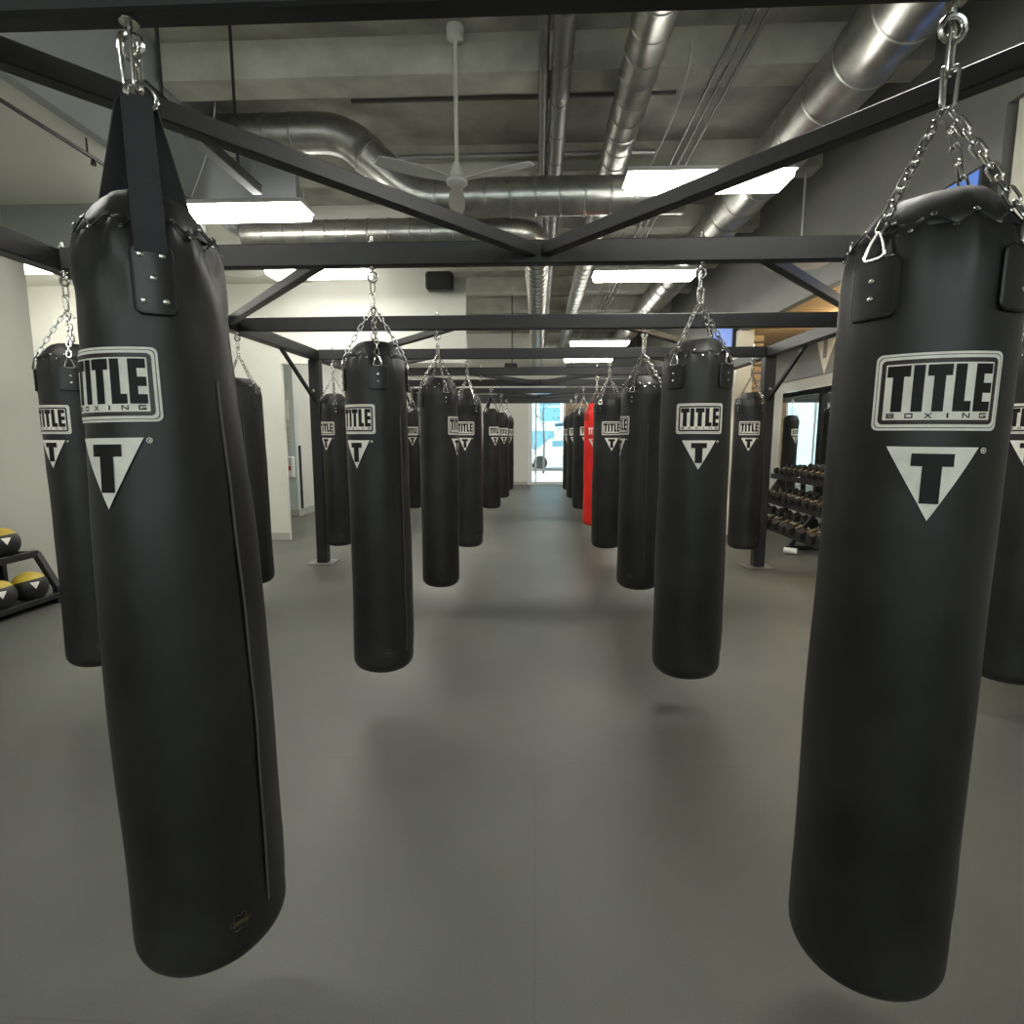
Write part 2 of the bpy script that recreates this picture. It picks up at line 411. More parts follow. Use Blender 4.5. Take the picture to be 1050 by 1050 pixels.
def letters(mb, u0, zt, zb, R, off, rot, scale=1.0):
    hgt = zt - zb; x = u0
    def q(a, b, z1, z0): mb.strip([(z1, x + a, x + b), ((z1 + z0) / 2, x + a, x + b), (z0, x + a, x + b)], R, off, 3, rot)
    wT, wI, wL, wE, g, st = .040, .0185, .031, .032, .0045, .019
    wT, wI, wL, wE, g, st = [v * scale for v in (wT, wI, wL, wE, g, st)]
    bar = hgt * .24
    def T():
        q(0, wT, zt, zt - bar); q(wT / 2 - st / 2, wT / 2 + st / 2, zt - bar, zb)
    T(); x += wT + g
    q(0, wI, zt, zb); x += wI + g
    T(); x += wT + g
    q(0, st, zt, zb); q(st, wL, zb + hgt * .22, zb); x += wL + g
    q(0, st * .85, zt, zb)
    for c in (0, .40, .79): q(st * .85, wE, zt - hgt * c, zt - hgt * (c + .21))
    x += wE
    return x
def small_word(mb, uc, zc, h, w, sp, R, off, rot):
    t = h * .25
    def q(p): # polygon quad in local (0..1) letter box: [(ua,z a)...] top-left, top-right, bottom-left, bottom-right
        (a, zt), (b, _), (c, zb), (d, _2) = p
        mb.strip([(zc + (zt - .5) * h, u + a * w, u + b * w), (zc + (zb - .5) * h, u + c * w, u + d * w)], R, off, 1, rot)
    k = t / w; m = t / h
    def rect(a, b, z1, z0): q([(a, z1), (b, z1), (a, z0), (b, z0)])
    for i, ch in enumerate('BOXING'):
        u = uc + (i - 2.5) * sp - w / 2
        if ch in 'BOG':
            rect(0, k, 1, 0); rect(k, 1, 1, 1 - m); rect(k, 1, m, 0)
            if ch == 'O': rect(1 - k, 1, 1 - m, m)
            if ch == 'B': rect(k, 1 - k / 2, .5 + m / 2, .5 - m / 2); rect(1 - k, 1, 1 - m, .58); rect(1 - k, 1, .42, m)
            if ch == 'G': rect(1 - k, 1, .5, m); rect(.5, 1 - k, .5, .5 - m * .8)
        if ch == 'X': q([(0, 1), (k * 1.3, 1), (1 - k * 1.3, 0), (1, 0)]); q([(1 - k * 1.3, 1), (1, 1), (0, 0), (k * 1.3, 0)])
        if ch == 'I': rect(.5 - k * .7, .5 + k * .7, 1, 0)
        if ch == 'N': rect(0, k, 1, 0); rect(1 - k, 1, 1, 0); q([(0, 1), (k * 1.3, 1), (1 - k * 1.3, 0), (1, 0)])

def make_bag(kind):
    red = kind == 'red'; strap = kind == 'strap'
    root = empty('heavy_bag', (0, 0, 0))
    lea, trim = (M['red'], M['red_trim']) if red else (M['leather'], M['leather_smooth'])
    rnd = random.Random({'chain': 3, 'strap': 8, 'red': 5}[kind]); ph = [rnd.uniform(0, 6.28) for _ in range(12)]
    R = BR
    if strap:
        def base_r(z):
            t = min(1, max(0, (1.66 - z) / .95)); return R * (.845 + .18 * t * t * (3 - 2 * t))
    else:
        def base_r(z): return R * (1.0 - .012 * (z / H))
    def wr(a, z, r):
        t = max(0, min(1, (z - (H - .26)) / .15)); tl = max(0, min(1, (H - .62 - z) / .1))
        w = t * (.0042 * math.sin(7 * a + ph[0] + 6 * z) + .0030 * math.sin(12 * a + ph[1] + 9 * z) + .0020 * math.sin(23 * a + ph[2] - 7 * z))
        if strap: w += max(0, min(1, (z - (H - .335)) / .16)) * (.0045 * math.sin(7 * a + ph[9] + 24 * z) + .0028 * math.sin(11 * a - 31 * z))
        w += tl * (.0022 * math.sin(2 * a + ph[3] + 3.1 * z) + .0016 * math.sin(3 * a + ph[4] - 5 * z) + .0012 * math.sin(11 * z + ph[5]))
        return r + w * min(1, r / R * 1.1)
    prof = [(.012, .001), (.006, R * .3), (.004, R * .52)]
    cr = .07
    for i in range(1, 9):
        t = PI / 2 * i / 8; prof.append((.003 + cr - cr * math.cos(t), base_r(0) - cr + cr * math.sin(t)))
    for i in range(1, 41):
        z = .08 + (H - .18 - .08) * i / 40; prof.append((z, base_r(z)))
    Rt = base_r(H)
    prof += [(H - .165, Rt * .995), (H - .15, Rt * .982), (H - .135, Rt * .965), (H - .12, Rt * .942), (H - .105, Rt * .915), (H - .09, Rt * .875), (H - .078, Rt * .82)]
    MB().lathe(prof, 72, fn=wr).build('body', lea, root, True, angle=60)
    # gathered collar above the lacing
    cf = lambda a, z, r: r * (1 + .020 * math.sin(5 * a + ph[6]) * max(0, min(1, (z - H + .09) / .05)) + .012 * math.sin(11 * a + ph[7]) * max(0, min(1, (z - H + .08) / .05)) + .006 * math.sin(27 * a + ph[8]))
    cf2 = lambda a, z, r: cf(a, z, r)
    cp = [(H - .098, Rt * .888), (H - .090, Rt * .890), (H - .076, Rt * .845), (H - .056, Rt * .765), (H - .036, Rt * .675), (H - .024, Rt * .60), (H - .018, Rt * .56), (H - .022, Rt * .52), (H - .045, Rt * .48), (H - .06, Rt * .3), (H - .065, .001)]
    co = MB().lathe(cp, 72, fn=cf2)
    co.v = [(x, y, z + .005 * math.sin(2 * math.atan2(y, x) + ph[11]) * max(0, (z - H + .06) / .06)) for x, y, z in co.v]
    col_ = co.build('collar', lea, root, True, angle=60)
    # zig-zag lacing with metal eyelets
    lc = []; N = 28
    for i in range(N):
        a = 2 * PI * i / N; up = i % 2
        r = Rt * (.885 if up else .945) + .0045; z = H - (.080 if up else .106)
        lc.append((r * math.sin(a), -r * math.cos(a), z))
        nrm = Vector((math.sin(a), -math.cos(a), .9)).normalized(); s1 = nrm.orthogonal().normalized(); s2 = nrm.cross(s1); c = Vector(lc[-1]) + nrm * .001
        MB().tube([c + (s1 * math.cos(t) + s2 * math.sin(t)) * .0046 for t in [2 * PI * j / 8 for j in range(8)]], .0017, 5, True).build('eyelet', M['chrome'], col_, True)
    MB().tube(lc, .0022, 6, True).build('lacing', M['plastic_black'], root, True)
    # side seam with worn piping and flap
    for s0 in (1,):
        a0 = math.radians(88)
        f = MB(); rows = []
        zz = [.13 + (H - .40 - .13) * i / 24 for i in range(25)]
        tp_ = lambda z: min(1, max(0, (H - .40 - z) / .45)) * min(1, max(.15, (z - .10) / .12))
        f.strip([(z, R * a0, R * (a0 + .62)) for z in reversed(zz)], R, .0005, 8, 0, lambda a, z: wr(a, z, base_r(z)) + .0065 * tp_(z) + .0008)
        f.strip([(z, R * (a0 + .62), R * (a0 + .68)) for z in reversed(zz)], R, .0, 1, 0, lambda a, z: wr(a, z, base_r(z)) + .0065 * tp_(z) + .0008)
        f.build('side_flap', lea, root, True)
        MB().tube([((wr(a0, z, base_r(z)) + .0055 * tp_(z)) * math.sin(a0 + .006 * math.sin(z * 23)), -(wr(a0, z, base_r(z)) + .0055 * tp_(z)) * math.cos(a0 + .006 * math.sin(z * 23)), z) for z in zz], .0030, 6).build('piping', trim if red else M['piping'], root, True)
    # hanger tabs
    for q in range(3 if strap else 4):
        a = math.radians(45 + (0, 140, 220, 0)[q] if strap else 45 + 90 * q)
        rr = lambda z: wr(a, z, Rt)
        t = MB(); hw = .046 if not strap else .034; zt, zb = H - (.150 if not strap else .142), H - (.262 if not strap else .272)
        for off, i_ in ((.0075, 0),):
            t.strip(rrow((zt + zb) / 2, zt - zb, 2 * hw, .012), Rt, off + .003, 8, a)
            edge = rrow((zt + zb) / 2, zt - zb, 2 * hw, .012); pts = []
            for z, u0, u1 in edge: pts.append((u1, z))
            for z, u0, u1 in reversed(edge): pts.append((u0, z))
            t.tube([((Rt + .0075) * math.sin(a + u / Rt), -(Rt + .0075) * math.cos(a + u / Rt), z) for u, z in pts], .0042, 6, True)
        tab = t.build('hanger_tab', trim, root, True)
        spots = [(0, .04), (0, .075)] if not strap else [(-.018, .018), (.018, .018), (0, .062), (-.018, .107), (.018, .107)]
        for u, dz in spots:
            c = Vector(((Rt + .0105) * math.sin(a + u / Rt), -(Rt + .0105) * math.cos(a + u / Rt), zt - dz)); n_ = Vector((math.sin(a), -math.cos(a), 0))
            MB().tube([c, c + n_ * .002, c + n_ * .004], [.0062, .0062, .003], 10).build('rivet', M['chrome'], tab, True)
        if strap:
            path = [(Rt + .008, zt - .012), (Rt + .009, zt + .012), (Rt * .985 + .012, H - .115), (Rt * .90 + .012, H - .06), (Rt * .60 + .012, H + .006), (.026, EYE - .135), (.010, EYE - .118)]
            vs = []; d = Vector((math.sin(a), -math.cos(a), 0)); sd = Vector((math.cos(a), math.sin(a), 0))
            for i, (r, z) in enumerate(path):
                w = .029 - .004 * (i == len(path) - 1)
                for (e, o2) in ((-w, 0), (w, 0), (w, .0045), (-w, .0045)):
                    vs.append(d * (r + o2) + sd * e + Vector((0, 0, z)))
            fs = []
            for i in range(len(path) - 1):
                for k in range(4):
                    l = (k + 1) % 4; fs.append((i * 4 + k, i * 4 + l, i * 4 + 4 + l, i * 4 + 4 + k))
            fs += [(3, 2, 1, 0), tuple(len(vs) - 4 + k for k in range(4))]
            MB().add(vs, fs).build('webbing_strap', M['web'], root)
        else:
            d = Vector((math.sin(a), -math.cos(a), 0)); sd = Vector((math.cos(a), math.sin(a), 0)); zv = Vector((0, 0, 1))
            A = d * (Rt * .93 + .012) + zv * (H - .088); B = d * (Rt + .012) + zv * (H - .150)
            p = [A, A * .5 + B * .5 + sd * .015, B + sd * .027, B - sd * .027, A * .5 + B * .5 - sd * .015]
            sm = []
            for i in range(5):
                x0, x1, x2 = p[i - 1], p[i], p[(i + 1) % 5]
                for tt in (.3, .5, .7): sm.append((x0 + x1) / 2 * (1 - tt) ** 2 + x1 * 2 * tt * (1 - tt) + (x1 + x2) / 2 * tt ** 2)
            MB().tube(sm, .0036, 7, True).build('d_ring', M['chrome'], root, True)
            ch = MB(); chain(ch, A + Vector((0, 0, -.004)), d * .012 + zv * (EYE - .158), start=q)
            ch.build('chain', M['chrome'], root, True)
    sw = MB()
    if strap:
        for e in (-.009, .009): link(sw, (e, 0, EYE - .052), (e * 2, .0, 1), .118, .030, .0042, 0.6 + (e > 0) * .5, 20, 8)
        for e in (-1, 1):
            c = Vector((e * .014, 0, EYE - .116)); ax = Vector((.5 * e, .6, 1)).normalized(); s1 = ax.orthogonal().normalized(); s2 = ax.cross(s1)
            n1 = Vector((e * .5, .75, .0)).normalized(); n2 = Vector((0, 0, 1))
            sw.tube([c + (n1 * math.cos(t) * .030 + n2 * math.sin(t) * .026) for t in [2 * PI * j / 22 for j in range(22)]], .0045, 8, True)
    else:
        link(sw, (0, 0, EYE - .040), (0, 0, 1), .095, .024, .0042, .2, 20, 8)
        link(sw, (0.006, 0, EYE - .115), (.03, 0, 1), .085, .026, .0042, PI / 2, 20, 8)
        link(sw, (-.007, 0, EYE - .112), (-.05, 0, 1), .080, .024, .0036, .3, 20, 8)
    sw.build('spring_clip', M['chrome'], root, True)
    # printed marks, one set on each side
    zc = H - .415
    MB.ZF = lambda a, z: wr(a, z, base_r(z))
    for rot in (0, PI):
        RR = base_r(zc)
        if not red:
            pl = MB().strip(rrow(zc, .150, .226, .012), RR, .0030, 16, rot).build('brand_label', M['white_print'], root, True)
            MB().strip(rrow(zc, .1405, .2165, .010), RR, .0036, 16, rot).build('label_border', M['grey_print'], pl, True)
            MB().strip(rrow(zc, .1375, .2135, .010), RR, .0040, 16, rot).build('label_border', M['white_print'], pl, True)
            MB().strip(rrow(zc, .126, .202, .009), RR, .0044, 16, rot).build('label_border', M['brown_print'], pl, True)
            MB().strip(rrow(zc, .109, .185, .002), RR, .0048, 16, rot).build('label_border', M['white_print'], pl, True)
        lt = MB(); tot = .040 * 2 + .0185 + .031 + .032 + .0045 * 4
        letters(lt, -tot / 2, zc + .0515, zc - .0385, RR, .0054, rot)
        small_word(lt, 0, zc - .0463, .0096, .0135, .0315, RR, .0054, rot)
        lt.build('lettering', M['white_print'] if red else M['black_print'], root if red else pl, True)
        z1, z0 = H - .522, H - .668; RR = base_r((z1 + z0) / 2)
        tri = MB().strip([(z1 + (z0 - z1) * i / 8, -.080 * (1 - i / 8) - .0002, .080 * (1 - i / 8) + .0002) for i in range(9)], RR, .004, 10, rot)
        n_ = []
        uR = .091
        for j in range(12):
            t = 2 * PI * j / 12; aa = rot + (uR + .0052 * math.cos(t)) / RR; n_.append(((RR + .004) * math.sin(aa), -(RR + .004) * math.cos(aa), z1 - .006 + .0052 * math.sin(t)))
        tri.tube(n_, .0010, 5, True)
        tri.strip([(z1 - .0035, uR - .0018, uR + .0018), (z1 - .0085, uR - .0018, uR + .0018)], RR, .004, 2, rot)
        em = tri.build('triangle_emblem', M['white_print'], root, True)
        l2 = MB(); l2.strip([(z1 - .013, -.036, .036), (z1 - .038, -.036, .036)], RR, .0056, 8, rot); l2.strip([(z1 - .038, -.0165, .0165), (z1 - .075, -.0165, .0165), (z1 - .112, -.0165, .0165)], RR, .0056, 5, rot)
        l2.build('letter', lea if red else M['black_print'], em, True)
    # faded maker's mark near the bottom
    if not red:
        a = math.radians(62 if strap else 50); RR = base_r(.12); mk = MB()
        out = []
        for j in range(24):
            t = 2 * PI * j / 24; r = .020 + .004 * math.cos(6 * t); aa = a + r * math.cos(t) / RR
            out.append(((RR + .003) * math.sin(aa), -(RR + .003) * math.cos(aa), .135 + r * math.sin(t)))
        mk.tube(out, .0011, 4, True)
        bd = mk.build('maker_mark', M['grey_print'], root, True)
        MB().strip([(.141, -.017, .017), (.129, -.017, .017)], RR, .0035, 4, a).build('mark_band', M['gold_print'], bd, True)
    MB.ZF = None
    return root

protos = {k: make_bag(k) for k in ('chain', 'strap', 'red')}
used = set()
def bag(kind, x, y, delta, label, s=1.0, dz=0.0, lean=0.0, skip=(), group='heavy bags hanging from the steel frame'):
    o = protos[kind] if kind not in used else copy_tree(protos[kind], None, skip + (('eyelet', 'rivet', 'mark_band', 'label_border') if y > 9 else ('eyelet',) if y > 6 else ()))
    used.add(kind)
    phi = math.atan2(-x, y) + math.radians(delta)
    # lean: how far the bottom hangs sideways of the hook
    top = Vector((x, y, BB - .05)); an = -math.atan2(lean, EYE)
    Rm = Matrix.Rotation(an, 4, 'Y') @ Matrix.Rotation(phi, 4, 'Z')
    o.location = top + Rm @ Vector((0, 0, -EYE + dz)); o.rotation_euler = Rm.to_euler(); o.scale = (s, s, 1)
    props(o, label, 'punching bag', group)
    eye_bolt(x, y)
LS = .945
# inner left row
bag('strap', -.868, ZK[0], -45, 'huge black heavy bag in the left foreground, hung from black webbing straps', .985, .018, .034)
bag('chain', -.865, ZK[1], -41, 'black heavy bag on chains just right of the left foreground strap bag', LS)
bag('chain', -.84, ZK[2], 66, 'black heavy bag turned so its two labels show only at its left and right edges', LS)
bag('chain', -.81, ZK[3], -12, 'black chain bag right behind the bag with labels at its edges, left of aisle', LS)
bag('strap', -.83, ZK[5], 28, 'distant black strap-hung bag at the left of the aisle, beside the empty hook gap', .95)
bag('chain', -.76, ZK[6], 20, 'far black bag half hidden behind the distant strap-hung bag on the left', LS)
bag('chain', -.74, ZK[7], 25, 'farthest black bag of the left aisle row, nearest the white end wall', LS)
# inner right row
bag('chain', .838, 1.308, 13, 'huge black heavy bag in the right foreground, hung on silver chains', .965, .0, -.016, ('maker_mark',))
bag('chain', .825, ZK[1], 8, 'black bag with label facing front, first beyond the right foreground bag by the aisle', 1.03)
bag('chain', .87, ZK[2], -72, 'black bag turned sideways, behind the front-facing one on the right of the aisle', 1.03)
bag('chain', .81, ZK[3], 14, 'black bag with a small front label directly in front of the red bag', 1.0)
bag('red', .85, ZK[4], -8, 'the only bright red heavy bag, right of the aisle', 1.0, -.02)
bag('chain', .80, ZK[5], 22, 'black bag just behind and left of the red bag', 1.0)
bag('chain', .79, ZK[6], -10, 'black bag second behind the red bag, right of the aisle', 1.0)
bag('chain', .79, ZK[7], -25, 'farthest black bag right of the aisle, beside the glass door', 1.0)
# outer left row
bag('chain', -2.53, ZK[1], -50, 'black bag at far left behind the strap bag, beside the ball rack', .95)
bag('chain', -2.545, ZK[2], -88, 'black bag without visible label in front of the white wall by the hallway', .95, 0, .03, ('brand_label', 'triangle_emblem'))
bag('chain', -2.37, ZK[3], -42, 'black bag hanging just right of the left steel post', .95)
bag('chain', -2.19, ZK[4], -10, 'small black bag seen in the gap between two nearer left bags', .95)
bag('chain', -2.25, ZK[5], 0, 'black bag in the outer left row, behind the bag seen in the gap', .95)
# outer right row
bag('chain', 2.54, ZK[1], -2, 'black bag at the right picture edge, half hidden behind the right foreground bag', .97)
bag('chain', 2.40, ZK[3], 1, 'black bag hanging just left of the right steel post, label facing front', 1.0)
bag('chain', 2.42, ZK[5], 5, 'black bag of the outer right row, first beyond the right steel post', .97)
bag('chain', 2.42, ZK[6], -5, 'black bag of the outer right row, second beyond the right steel post', .97)
bag('chain', 2.42, ZK[7], -10, 'farthest black bag of the outer right row, seen in the mirror', .97)
eye_bolt(-.83, ZK[4])

# ------------------------------------------------------------------ ceiling lights
def make_light():
    r = empty('ceiling_light', (0, 0, 0))
    MB().add([(-.62, -.09, .09), (.62, -.09, .09), (.62, .09, .09), (-.62, .09, .09), (-.63, -.155, .03), (.63, -.155, .03), (.63, .155, .03), (-.63, .155, .03)],
             [(0, 1, 2, 3), (1, 0, 4, 5), (2, 1, 5, 6), (3, 2, 6, 7), (0, 3, 7, 4), (4, 7, 6, 5)]).build('housing', M['lamp_body'], r)
    MB().bbox(-.61, .61, -.145, .145, -.03, .028, .012).build('diffuser', M['lamp'], r)
    for s in (-1, 1):
        MB().tube([(s * .5, 0, .09), (s * .5, 0, 1.02)], .003, 5).build('hanging_wire', M['cable'], r)
    return r
LH = CAM_H + 1.95
lp = make_light(); first = [True]
def light(x, y, label, group='suspended fluorescent lights', cord=0, wire=1.0):
    if first[0]: o = lp; first[0] = False
    else: o = copy_tree(lp)
    o.location = (x, y, LH)
    props(o, label, 'light', group)
    for c in kids(o):
        if c.name.startswith('hanging_wire'): c.scale = (1, 1, 1)
    if cord:
        pts = []
        for i in range(15):
            t = i / 14; pts.append((-.45 + .30 * math.sin(t * PI / 2) ** 1.5, .02, .09 + .95 * t ** 1.3))
        MB().tube(pts, .006, 6).build('power_cord', M['cable'], o, True)
    return o
light(1.30, 4.76, 'bright hanging light over the right of the aisle, crossed by a diagonal brace', cord=1)
light(1.30, 7.37, 'second long hanging light right of the aisle, seen just below the second beam')
light(1.30, 9.98, 'hanging light right of the aisle hidden behind the third cross beam')
light(1.30, 12.5, 'small far hanging light right of the aisle, seen between two far beams')
light(1.30, 15.2, 'farthest hanging light right of the aisle, thin white line near the far end')
light(-2.66, 5.2, 'hanging light beside the top of the left foreground bag')
light(-2.66, 7.08, 'hanging light in front of the white wall left of the black speaker')
for y in (9.98, 12.5, 15.2): light(-2.66, y, 'hanging light in the room beyond the white wall opening')
for y in (2.15, -2.9):
    for x in (-2.5, 1.30): light(x, y, 'hanging light over the floor above and behind the viewer')
light(-6.3, 6.9, 'hanging light in the recess left of the white wall').location.z = 3.53
for o in list(COL.objects):
    if o.name.startswith('hanging_wire') and o.parent and (o.parent.location.z != LH): o.scale = (1, 1, .01); o.location = (0, 0, .0891)

# ------------------------------------------------------------------ ducts and pipes
def ridged(pts, r, step=.2, ridge=.007, n=28):
    P = [Vector(p) for p in pts]; out = []; rad = []
    for i in range(len(P) - 1):
        a, b = P[i], P[i + 1]; L = (b - a).length; m = max(1, int(L / step))
        for k in range(m):
            t = k / m
            c = a + (b - a) * t; d = (b - a).normalized()
            if L > step * 1.0: out += [c, c + d * .006, c + d * .018, c + d * .024]; rad += [r, r + ridge, r + ridge, r]
            else: out.append(c); rad.append(r)
    out.append(P[-1]); rad.append(r)
    return MB().tube(out, rad, n)
def thing(name, mb, m, label, cat, smooth=True, group=None, angle=35):
    o = mb.build(name, m, None, smooth, angle=angle); props(o, label, cat, group); return o
def hh(h): return CAM_H + h
thing('spiral_duct', ridged([(.72, -3, hh(2.63)), (.72, 17.6, hh(2.63))], .135, .25), M['galv'], 'long shiny spiral duct along the ceiling right of the two thin pipes', 'duct')
thing('spiral_duct', ridged([(2.22, -3, hh(2.58)), (2.22, 17.6, hh(2.58))], .225, .45, .010), M['galv'], 'widest round duct running along the ceiling at the upper right', 'duct')
thing('ceiling_pipe', ridged([(.165, -3, hh(2.74)), (.165, 17.6, hh(2.74))], .078, .5, .005, 20), M['galv_dark'], 'dark round pipe along the ceiling above the aisle, thicker of the pair', 'pipe')
thing('ceiling_pipe', MB().tube([(.03, -3, hh(2.76)), (.03, 17.6, hh(2.76))], .04, 14), M['galv_dark'], 'thin dark pipe along the ceiling above the aisle, left of the thicker pipe', 'pipe')
for n, x in enumerate((1.36, 1.44, 1.52)):
    thing('conduit', MB().tube([(x, -3, hh(2.80)), (x, 17.6, hh(2.80))], .014, 8), M['galv_dark'], ['leftmost', 'middle', 'rightmost'][n] + ' of three thin parallel conduits along the ceiling at upper right', 'conduit', group='three parallel ceiling conduits')
# offset duct dropping to the crosswise run
def arc(p0, p1, p2, n=8):
    p0, p1, p2 = map(Vector, (p0, p1, p2)); return [p0 * (1 - t) ** 2 + p1 * 2 * t * (1 - t) + p2 * t ** 2 for t in [i / n for i in range(n + 1)]]
p = [Vector((-3.05, 5.62, hh(2.80)))] + arc((-2.05, 5.62, hh(2.80)), (-1.80, 5.62, hh(2.80)), (-1.62, 5.64, hh(2.62)), 5) + arc((-1.42, 5.67, hh(2.44)), (-1.22, 5.7, hh(2.24)), (-.98, 5.7, hh(2.24)), 5) + [Vector((1.35, 5.7, hh(2.24)))]
thing('spiral_duct', ridged(p, .17, .22), M['galv'], 'crosswise round duct with an offset bend dropping from upper left behind the fan', 'duct')
p = [Vector((-3.05, 6.08, hh(2.06)))] + arc((-.45, 6.08, hh(2.06)), (-.02, 6.08, hh(2.06)), (-.02, 6.5, hh(2.06)), 8) + [Vector((-.02, 17.6, hh(2.06)))]
thing('spiral_duct', ridged(p, .14, .2), M['galv'], 'crosswise round duct just above the second beam with an elbow at its right end', 'duct')
thing('conduit', MB().tube([(-1.5, 6.4, hh(2.93)), (1.2, 6.4, hh(2.93))], .028, 10), M['conduit'], 'pale conduit crossing the ceiling behind the fan rod, lower one', 'conduit')
thing('conduit', MB().tube([(-1.7, 5.5, hh(3.0)), (1.2, 5.5, hh(3.0))], .02, 10), M['galv_dark'], 'thin dark conduit crossing the ceiling behind the fan rod, upper one', 'conduit')
tp = empty('sprinkler_pipe', (-3.22, 2.0, hh(1.99))); props(tp, 'thin black sprinkler pipe under the white dropped ceiling at upper left', 'pipe')
MB().tube([(0, -3, 0), (0, 3.2, 0)], .013, 8).build('pipe', M['steel_black'], tp, True)
for y in (.2, 2.2): MB().tube([(0, y, 0), (0, y, .11)], .006, 6).build('pipe_hanger', M['steel_black'], tp, True)
for y in (2.25,): MB().tube([(0, y, -.05), (0, y, -.01)], [.02, .012], 8).build('sprinkler_head', M['steel_black'], tp, True)
thing('cable_trunking', MB().bar((-2.33, 3.5, hh(2.02)), (-2.33, 4.9, hh(2.02)), .08, .08).bar((-2.33, 3.7, hh(2.05)), (-2.33, 3.7, hh(3.1)), .02, .02, (0, 1, 0)).bar((-2.33, 4.6, hh(2.05)), (-2.33, 4.6, hh(3.1)), .02, .02, (0, 1, 0)), M['steel_black'], 'black square trunking suspended near the ceiling above the left foreground bag', 'trunking', False)
# ceiling fan
fx, fy = -.65, 4.76
fan = empty('ceiling_fan', (fx, fy, DECK)); props(fan, 'pale ceiling fan on a long thin rod left of the aisle', 'fan')
MB().lathe([(-.10, .03), (-.085, .062), (-.03, .07), (0, .07)], 20).build('canopy', M['fan'], fan, True)
fz = -1.10
MB().tube([(0, 0, -.08), (0, 0, fz + .12)], .016, 10).build('downrod', M['fan'], fan, True)
MB().lathe([(fz - .045, .02), (fz - .04, .06), (fz - .02, .085), (fz, .085), (fz + .03, .055), (fz + .06, .05), (fz + .11, .032), (fz + .14, .02)], 20).build('motor', M['fan'], fan, True)
for ang in (214, 98, 336):
    a = math.radians(ang); mt = Matrix.Rotation(a, 4, 'Z') @ Matrix.Translation((0, 0, fz)) @ Matrix.Rotation(math.radians(10), 4, 'X')
    b = MB(); vs = []
    for i in range(9):
        t = i / 8; x = .07 + .58 * t; w = .035 + .035 * min(1, t * 2.2) - .02 * max(0, t - .75) * 4
        for (yy, zz) in ((-w, -.004), (w, -.004), (w, .004), (-w, .004)): vs.append(mt @ Vector((x, yy, zz)))
    fs = [(i * 4 + k, i * 4 + (k + 1) % 4, i * 4 + 4 + (k + 1) % 4, i * 4 + 4 + k) for i in range(8) for k in range(4)] + [(3, 2, 1, 0), (32, 33, 34, 35)]
    b.add(vs, fs).build('blade', M['fan'], fan)
# speaker on the white wall
sp = empty('speaker', (-1.33, 8.05, hh(2.06))); props(sp, 'black loudspeaker mounted high on the white wall', 'speaker')
MB().bbox(-.185, .185, -.22, -.05, -.12, .12, .03).build('cabinet', M['plastic_black'], sp)
MB().bbox(-.04, .04, -.06, 0, -.05, .05).build('bracket', M['plastic_black'], sp)
MB().bbox(-.16, .16, -.228, -.218, -.10, .10, .004).build('grille', M['rubber_black'], sp)
sp2 = empty('speaker', (-.55, 12.3, 2.92)); props(sp2, 'small dark loudspeaker hanging over the aisle between far beams', 'speaker')
MB().bbox(-.16, .12, -.12, .12, -.12, .12, .02).build('cabinet', M['plastic_black'], sp2)
MB().tube([(0, 0, .1), (0, 0, 1.69)], .012, 8).build('hanger', M['plastic_black'], sp2)
# round air diffusers
def diffuser(x, y, z, label, neck):
    d = empty('air_diffuser', (x, y, z)); props(d, label, 'vent')
    for i, r in enumerate((.30, .22, .14, .06)):
        MB().lathe([(-.03 + .006 * i, r), (-.024 + .006 * i, r + .012), (.0, r - .05), (-.004, r - .055)], 32).build('ring', M['lamp_body'], d, True)
    if neck: MB().tube([(0, 0, -.02), (0, 0, neck)], .012, 8).build('hanger_rod', M['conduit'], d, True)
diffuser(-3.82, 7.35, 3.62, 'round white air vent in the dropped ceiling left of the white wall light', 0)
diffuser(2.42, 5.62, hh(1.62), 'round pale air vent below the wide duct at right', .75)
# screens
def tv(x, y, z, rz, w, h, label):
    t = empty('television', (x, y, z), rz); props(t, label, 'screen')
    MB().bbox(-w / 2, w / 2, -.03, .03, -h / 2, h / 2, .006).build('bezel', M['plastic_black'], t)
    MB().bbox(-w / 2 + .025, w / 2 - .025, -.036, -.029, -h / 2 + .025, h / 2 - .025, .001).build('display', M['screen'], t)
    MB().bbox(-.12, .12, .028, .058, h * .12, h * .4).build('mount', M['plastic_black'], t, True)
tv(2.92, 4.62, 2.98, math.radians(-90), 1.06, .60, 'blue television screen high at right behind the right foreground bag')
tv(2.92, 9.3, 3.02, math.radians(-90), .95, .58, 'small blue screen between chains above the right-hand bags, beside the cream column')

# ------------------------------------------------------------------ medicine ball rack at left
rk = empty('ball_rack', (-4.66, 4.1, 0)); props(rk, 'black two tier ball rack standing against the left wall', 'rack')
def bx(name, *a, m='steel_black'): return MB().bbox(*a).build(name, M[m], rk)
for y in (-.95, .76):
    fr = MB().bar((.26, y, .03), (.26, y, .16), .05, .05, (0, 1, 0)).bar((.27, y, .14), (.10, y, .46), .05, .06, (0, 1, 0)).bar((-.24, y, .03), (-.24, y, .52), .05, .05, (0, 1, 0)).bar((.28, y, .025), (-.26, y, .025), .05, .05).bar((.12, y, .45), (-.26, y, .45), .05, .05)
    fr.build('end_frame', M['steel_black'], rk)
bx('rail', .24, .29, -.95, .76, .05, .10); bx('rail', .08, .13, -.95, .76, .43, .49)
bx('shelf', -.24, .24, -.93, .74, .035, .06); bx('shelf', -.24, .09, -.93, .74, .43, .45)
bx('shelf_back', -.27, -.25, -.93, .74, .05, .62, m='rubber_black')
bx('upright', -.26, -.18, .62, .72, .45, 1.25); bx('upright', -.26, -.18, -.92, -.82, .45, 1.25)
bx('upright_cap', -.27, -.16, .61, .73, 1.20, 1.255)
